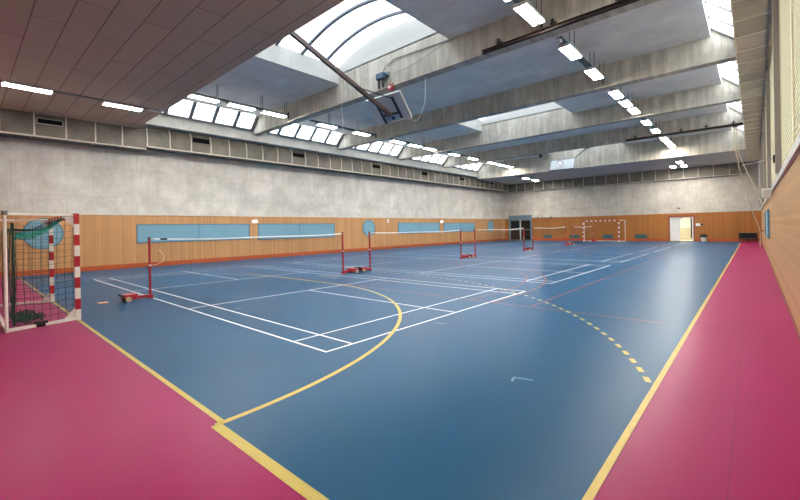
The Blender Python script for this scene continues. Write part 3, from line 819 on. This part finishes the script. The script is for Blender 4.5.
for side, x in (('left', XLL), ('right', XRR)):
    k = 0
    for i, row in enumerate(LY['bay']):
        for j, y in enumerate(row):
            dup(proto_l, (x, y, LZ), 'ceiling light in the %s row, %s along it beyond the brown ceiling' % (side, nth(k))); k += 1
    fs = (36.2, 38.5) if side == 'left' else (36.1, 38.7)
    for j, y in enumerate(fs):
        dup(proto_l, (x + .05, y, 6.30), '%s ceiling light of the %s row below the far soffit' % (('nearer', 'farther')[j], side))
dup(proto_l, (XRR - .68, 38.5, 6.30), 'ceiling light off to the left of the right row below the far soffit')
# dark supply trays that carry the lights, one per bay
bayname = ['first', 'second', 'third', 'fourth', 'fifth']
for side, x in (('left', XLL), ('right', XRR)):
    for i in range(5):
        a, b = FRONT[i] + BT, FRONT[i + 1]
        t = thing('lighting_tray', (x, (a + b) / 2, LZ + .1), 'dark lighting tray of the %s row in the %s bay from the camera' % (side, bayname[i]), 'lighting tray', 'lighting trays')
        MB().box(x - .09, x + .09, a + .7, b - .22, LZ + .103, LZ + .17).build('tray', M['tray'], t)
        for y in (a + 1.9, b - 1.6, b - .35):
            for s in (-1, 1): MB().tube([(x + s * .07, y, LZ + .16), (x + s * .07, y + .02, ZR)], .010, 6).build('hanger_rod', M['black'], t)
        MB().box(x - .02, x + .02, b - .21, b - .15, LZ - .02, LZ + .28).build('end_hook', M['black'], t)
t = thing('lighting_tray', (-16.65, 1.5, 6.41), 'dark lighting rail under the brown ceiling', 'lighting tray', 'lighting trays')
m = MB().box(-16.71, -16.55, -3.0, 4.0, 6.405, ZS - .001); m.build('tray', M['tray'], t)
for k, (x, side) in enumerate(((XLL + .05, 'left'), (XRR + .05, 'right'))):
    t = thing('lighting_tray', (x, 37, 6.41), 'dark lighting rail of the %s row under the far soffit' % side, 'lighting tray', 'lighting trays')
    MB().box(x - .05, x + .05, 34.3, 39.6, 6.402, ZS - .001).build('tray', M['tray'], t)
t = thing('light_bracket', (XRR, 33.5, 6.5), 'rectangular wire bracket hanging at the edge of the far soffit', 'bracket')
MB().tube([(XRR - .16, 33.55, 6.44), (XRR - .16, 33.55, 7.1), (XRR + .16, 33.55, 7.1), (XRR + .16, 33.55, 6.44), (XRR - .16, 33.55, 6.44)], .016, 6).build('frame', M['black'], t)
tag(MB().box(-16.75, -16.55, 3.55, 4.0, 6.36, 6.405).build('sensor_box', M['lamp_body'], None, (-16.65, 3.8, 6.36)), 'small grey unlit box on the rail at the brown ceiling edge', 'sensor')
t = thing('sensor_box', (XRR, 10.75, LZ), 'small white sensor at the near end of the second bay right tray', 'sensor')
MB().box(XRR - .06, XRR + .06, 10.65, 10.85, LZ + .02, LZ + .102).build('sensor_body', M['lamp_body'], t)

# ------------------------------------------------------------------ tracks, winch, ropes
for f, x0, x1, lab, n in ((9.62, -5.5, .40, 'dark red-brown steel track along the foot of the nearest beam', 4), (27.62, -5.4, .40, 'dark steel track along the foot of the fourth beam', 5)):
    t = thing('steel_track', ((x0 + x1) / 2, f - .06, ZB), lab, 'track', 'steel tracks on the beams')
    m = MB(); m.box(x0, x1, f - .07, f - .05, ZB - .02, ZB + .06); m.box(x0, x1, f - .12, f - .004, ZB + .06, ZB + .08); m.box(x0, x1, f - .12, f - .004, ZB - .03, ZB - .015)
    m.build('rail', M['track'], t)
    for k in range(n):
        x = x0 + .55 + k * (x1 - x0 - 1) / max(1, n - 1)
        MB().box(x - .03, x + .03, f - .11, f - .002, ZB + .08, ZB + .26).build('hanger', M['black'], t)
        MB().box(x - .10, x + .10, f - .025, f - .002, ZB + .15, ZB + .19).build('hanger_plate', M['black'], t)
t = thing('winch', (-9.7, 9.6, 7.3), 'blue electric winch on the nearest beam above the backboard', 'winch')
MB().box(-10.02, -9.52, 9.47, 9.615, 7.42, 7.56).build('mount_plate', M['steel_blue'], t)
MB().box(-9.95, -9.55, 9.28, 9.47, 7.26, 7.50).build('motor_housing', M['winch'], t, bevel=.03)
for x in (-9.86, -9.66): MB().tube([(x, 9.38, 7.27), (x, 9.38, 6.95)], .05, 12).build('cable_drum', M['black'], t)
MB().tube([(-9.75, 9.5, 7.56), (-9.62, 9.5, 7.80)], .02, 8).build('bracket_rod', M['cable'], t)
t = thing('safety_drum', (-9.36, 9.45, 6.86), 'small red drum hanging beside the blue winch', 'drum')
MB().cyl((-9.36, 9.5, 6.90), 'y', .12, .14, 20).build('drum', M['red_obj'], t)
MB().cyl((-9.36, 9.42, 6.90), 'y', .05, .04, 14).build('hub', M['white_obj'], t)
MB().tube([(-9.36, 9.58, 6.95), (-9.36, 9.61, 7.1)], .015, 6).build('hook', M['black'], t)
m = MB(); m.tube([(-9.55, 9.55, 7.80), (-9.2, 9.57, 7.95), (-6.95, 9.58, 7.86), (-6.7, 9.58, 7.84)], .022, 8)
tag(m.build('conduit', M['cable'], None, (-8, 9.57, 7.85)), 'grey conduit running up to the right from the blue winch', 'conduit')
tag(MB().tube([(-9.3, 9.56, 7.42), (-8.5, 9.56, 7.45), (-7.5, 9.56, 7.65), (-6.75, 9.57, 7.84)], .008, 6).build('cable', M['cable'], None, (-8, 9.57, 7.6)), 'thin slack cable below the conduit of the winch', 'cable')

def rope(pts, r, name, mat, label, cat):
    P = [Vector(p) for p in pts]; out = []
    for i in range(len(P) - 1):
        p0, p1, p2, p3 = P[max(i - 1, 0)], P[i], P[i + 1], P[min(i + 2, len(P) - 1)]
        for k in range(6):
            s = k / 6
            out.append(.5 * ((2 * p1) + (p2 - p0) * s + (2 * p0 - 5 * p1 + 4 * p2 - p3) * s * s + (3 * p1 - p0 - 3 * p2 + p3) * s ** 3))
    out.append(P[-1]); o = out[len(out) // 2].copy()
    return tag(MB().tube(out, r, 8).build(name, M[mat], None, tuple(o), True), label, cat, 'climbing ropes' if name == 'climbing_rope' else None)
rope([(-.02, 27.55, 6.87), (.0, 27.8, 5.76), (.19, 28.5, 4.45), (.45, 29.3, 3.16), (.69, 30.0, 2.11), (.86, 30.5, 1.57), (1.0, 31.0, .96), (.98, 31.0, .03)], .024, 'climbing_rope', 'rope', 'left climbing rope sagging from the beam track to the far right corner', 'rope')
rope([(.06, 27.55, 6.87), (.09, 27.8, 5.75), (.31, 28.3, 4.93), (.59, 28.8, 4.1), (.84, 29.3, 3.42), (1.09, 30.0, 2.62)], .024, 'climbing_rope', 'rope', 'right climbing rope pulled tight to the ledge of the right wall', 'rope')
t = thing('rope_trolley', (.02, 27.55, 6.95), 'dark trolley carrying both climbing ropes on the beam track', 'trolley')
MB().box(-.10, .14, 27.5, 27.6, 6.88, 6.97).build('trolley_body', M['black'], t)
tag(MB().tube([(1.0, 31.02, 1.0), (1.16, 31.02, 1.06)], .02, 8).build('wall_hook', M['black'], None, (1.1, 31.02, 1.03)), 'dark hook on the right wall holding the climbing rope', 'hook')

# ------------------------------------------------------------------ basketball backboards
def board(A_, B_, C_, D_, front, t, mats):
    """A,B top left/right, C,D bottom right/left; front = unit offset of the playing side"""
    A_, B_, C_, D_ = (Vector(v) for v in (A_, B_, C_, D_)); n = (B_ - A_).cross(D_ - A_).normalized()
    if n.dot(Vector(front)) < 0: n = -n
    P = lambda u, v, h=0.: A_ + (B_ - A_) * u + (D_ - A_) * v + n * h
    def slab(m, u0, u1, v0, v1, h0, h1):
        vs = [m.b.verts.new(P(u, v, h)) for h in (h0, h1) for u, v in ((u0, v0), (u1, v0), (u1, v1), (u0, v1))]
        for q in ((3, 2, 1, 0), (4, 5, 6, 7), (0, 1, 5, 4), (1, 2, 6, 5), (2, 3, 7, 6), (3, 0, 4, 7)): m.face([vs[i] for i in q])
    return P, slab, n
t = thing('basketball_hoop', (-9.7, 5.5, 7.7), 'basketball backboard folded up under the nearest beam, seen from behind', 'basketball hoop', 'ceiling basketball hoops')
P, slab, n = board((-10.52, 9.30, 6.60), (-8.76, 9.30, 6.56), (-8.94, 10.2, 5.88), (-10.72, 10.2, 5.88), (0, .5, .8), t, None)
m = MB(); slab(m, 0, 1, 0, 1, 0, .04); bb = m.build('backboard', M['board'], t)
m = MB(); slab(m, -.01, 1.01, -.012, 0, -.02, .05); slab(m, -.01, 1.01, 1, 1.012, -.02, .05); slab(m, -.012, 0, 0, 1, -.02, .05); slab(m, 1, 1.012, 0, 1, -.02, .05)
m.build('board_edge', M['mullion'], bb)
m = MB(); slab(m, .24, .28, .22, 1.0, -.06, -.001); slab(m, .74, .78, .10, .92, -.06, -.001); slab(m, .28, .74, .66, .72, -.06, -.001)
m.build('rear_frame', M['black'], t)
m = MB(); slab(m, .48, .56, .80, .92, -.03, -.001); m.build('ring_plate', M['winch'], t)
m = MB(); c = P(.5, .80, .30); R = .225; u = (P(1, 0) - P(0, 0)).normalized(); v = n
pts = [c + u * R * math.cos(a) + v * R * math.sin(a) for a in [2 * PI * k / 24 for k in range(25)]]
m.tube(pts, .012, 8); m.tube([P(.44, .82, .03), c - v * R - u * .05], .012, 6); m.tube([P(.56, .82, .03), c - v * R + u * .05], .012, 6)
m.build('ring', M['red_obj'], t)
pe = P(.52, .70, -.08)
MB().beam((-9.62, 4.25, 8.02 - .0), tuple(pe), .11, .14).build('mast', M['brown_pole'], t)
MB().beam((-9.66, 8.0, 6.62), tuple(P(.78, .16, -.05)), .03, .03).build('brace', M['black'], t)
m = MB(); m.box(-10.2, -9.1, 4.10, 4.24, 7.70, 7.866); m.build('pivot_bracket', M['brown_pole'], t)
rope([tuple(P(.92, 1.0, 0)), (-8.75, 10.1, 5.66), (-8.5, 10.0, 5.62), (-8.15, 9.9, 5.95), (-8.05, 9.9, 6.3), (-8.0, 9.85, 7.0)], .008, 'slack_cord', 'tape', 'thin white cord looping from the folded near backboard', 'cord')
tag(MB().tube([(-12.4, 9.66, 7.0), (-12.38, 9.68, 6.2), (-12.4, 9.68, 5.9)], .008, 6).build('hanging_cord', M['tape'], None, (-12.4, 9.67, 6.5)), 'thin white cord hanging straight below the nearest beam', 'cord')

t = thing('basketball_hoop', (-10.5, 30.5, 7.0), 'distant basketball hoop with white backboard under the fourth beam', 'basketball hoop', 'ceiling basketball hoops')
P, slab, n = board((-11.50, 30.9, 6.86), (-9.62, 30.9, 6.84), (-9.50, 30.0, 5.92), (-11.34, 30.0, 5.95), (0, -.7, .7), t, None)
n0 = n
if n0.dot(Vector((0, -1, 0))) < 0: n0 = -n0
m = MB(); slab(m, 0, 1, 0, 1, 0, .03); bb = m.build('backboard', M['board_far'], t)
m = MB(); slab(m, -.02, .02, 0, 1, -.02, .05); slab(m, .98, 1.02, 0, 1, -.02, .05); slab(m, .02, .98, .97, 1.01, -.02, .05); slab(m, .02, .98, -.01, .03, -.02, .05)
m.build('board_edge', M['cable'], bb)
c = P(.47, .62, .04 if n.dot(n0) > 0 else -.04) + n0 * .26; u = (P(1, 0) - P(0, 0)).normalized()
m = MB(); m.tube([c + u * .225 * math.cos(a) + n0 * .225 * math.sin(a) for a in [2 * PI * k / 24 for k in range(25)]], .022, 8)
m.tube([P(.42, .66, .03), c - n0 * .2 - u * .05], .015, 6); m.tube([P(.52, .66, .03), c - n0 * .2 + u * .05], .015, 6)
m.build('ring', M['red_obj'], t)
m = MB()
for k in range(12):
    a = 2 * PI * k / 12; w_ = P(.5, 1, 0) - P(.5, 0, 0); w_.normalize()
    m.tube([c + u * .22 * math.cos(a) + n0 * .22 * math.sin(a), c + w_ * .2 + u * .15 * math.cos(a + .3) + n0 * .15 * math.sin(a + .3), c + w_ * .38 + u * .11 * math.cos(a) + n0 * .11 * math.sin(a)], .008, 5)
m.build('ring_net', M['tape'], t)
MB().beam((-9.52, 33.55, 8.05), (-9.75, 30.95, 6.80), .05, .05).build('mast', M['black'], t)
MB().box(-9.7, -9.3, 33.45, 33.62, 8.0, 8.1).build('pivot_bracket', M['black'], t)
tag(MB().box(-11.25, -11.05, 27.8, 27.95, 6.72, 6.998).build('beam_fixing', M['brown_pole'], None, (-11.15, 27.9, 7)), 'small dark fixing under the fourth beam above the distant hoop', 'fixing')

# ------------------------------------------------------------------ daylight
wd = bpy.data.worlds.new('sky'); scene.world = wd; wd.use_nodes = True
nt = wd.node_tree; nt.nodes.clear()
bg = nt.nodes.new('ShaderNodeBackground'); ou = nt.nodes.new('ShaderNodeOutputWorld')
bg.inputs[0].default_value = (.92, .96, 1.0, 1); bg.inputs[1].default_value = 6.0
nt.links.new(bg.outputs[0], ou.inputs[0])
def portal(name, loc, sx, sy, rot):
    l = bpy.data.lights.new(name, 'AREA'); l.shape = 'RECTANGLE'; l.size = sx; l.size_y = sy; l.cycles.is_portal = True
    o = bpy.data.objects.new(name, l); COL.objects.link(o); o.location = loc; o.rotation_euler = rot
for bi in (0, 2, 4):
    a, b = FRONT[bi] + BT, FRONT[bi + 1]
    portal('sky_portal', (cx, (a + b) / 2, zsp + .0), SKX1 - SKX0, b - a, (0, 0, 0))
for i in range(5):
    a, b = FRONT[i] + BT, FRONT[i + 1]
    for p, q, s in (((-20.0, 7.2), (-19.22, 7.95), -1), ((.43, 7.55), (-.28, 8.18), 1)):
        L = math.hypot(q[0] - p[0], q[1] - p[1]); ang = math.atan2(q[1] - p[1], abs(q[0] - p[0]))
        portal('sky_portal', ((p[0] + q[0]) / 2, (a + b) / 2, (p[1] + q[1]) / 2), L, b - a, (0, s * ang, 0))

# ------------------------------------------------------------------ camera
yaw, pitch, roll = .7302, .0012, -.0196
cyw, syw, cp, sp = math.cos(yaw), math.sin(yaw), math.cos(pitch), math.sin(pitch)
fwd = Vector((-syw * cp, cyw * cp, -sp)); rt = Vector((cyw, syw, 0)); up = rt.cross(fwd)
r2 = math.cos(roll) * rt + math.sin(roll) * up; u2 = -math.sin(roll) * rt + math.cos(roll) * up
cam = bpy.data.cameras.new('camera'); co = bpy.data.objects.new('camera', cam); COL.objects.link(co)
cam.sensor_width = 36; cam.lens = 395.16 / 800 * 36; cam.shift_y = -20.874 / 800; cam.clip_start = .05; cam.clip_end = 300
Mx = Matrix((r2, u2, -fwd)).transposed().to_4x4(); Mx.translation = Vector((.7156, -1.394, 1.5955)); co.matrix_world = Mx
scene.camera = co

# ------------------------------------------------------------------ rendering look
vs = scene.view_settings; vs.view_transform = 'Standard'; vs.look = 'None'; vs.gamma = 1; vs.use_curve_mapping = False
vs.exposure = 1.13
scene.cycles.max_bounces = 10; scene.cycles.diffuse_bounces = 6; scene.cycles.glossy_bounces = 4; scene.cycles.transparent_max_bounces = 12
scene.cycles.sample_clamp_indirect = 6; scene.cycles.use_denoising = True
scene.cycles.caustics_reflective = False; scene.cycles.caustics_refractive = False
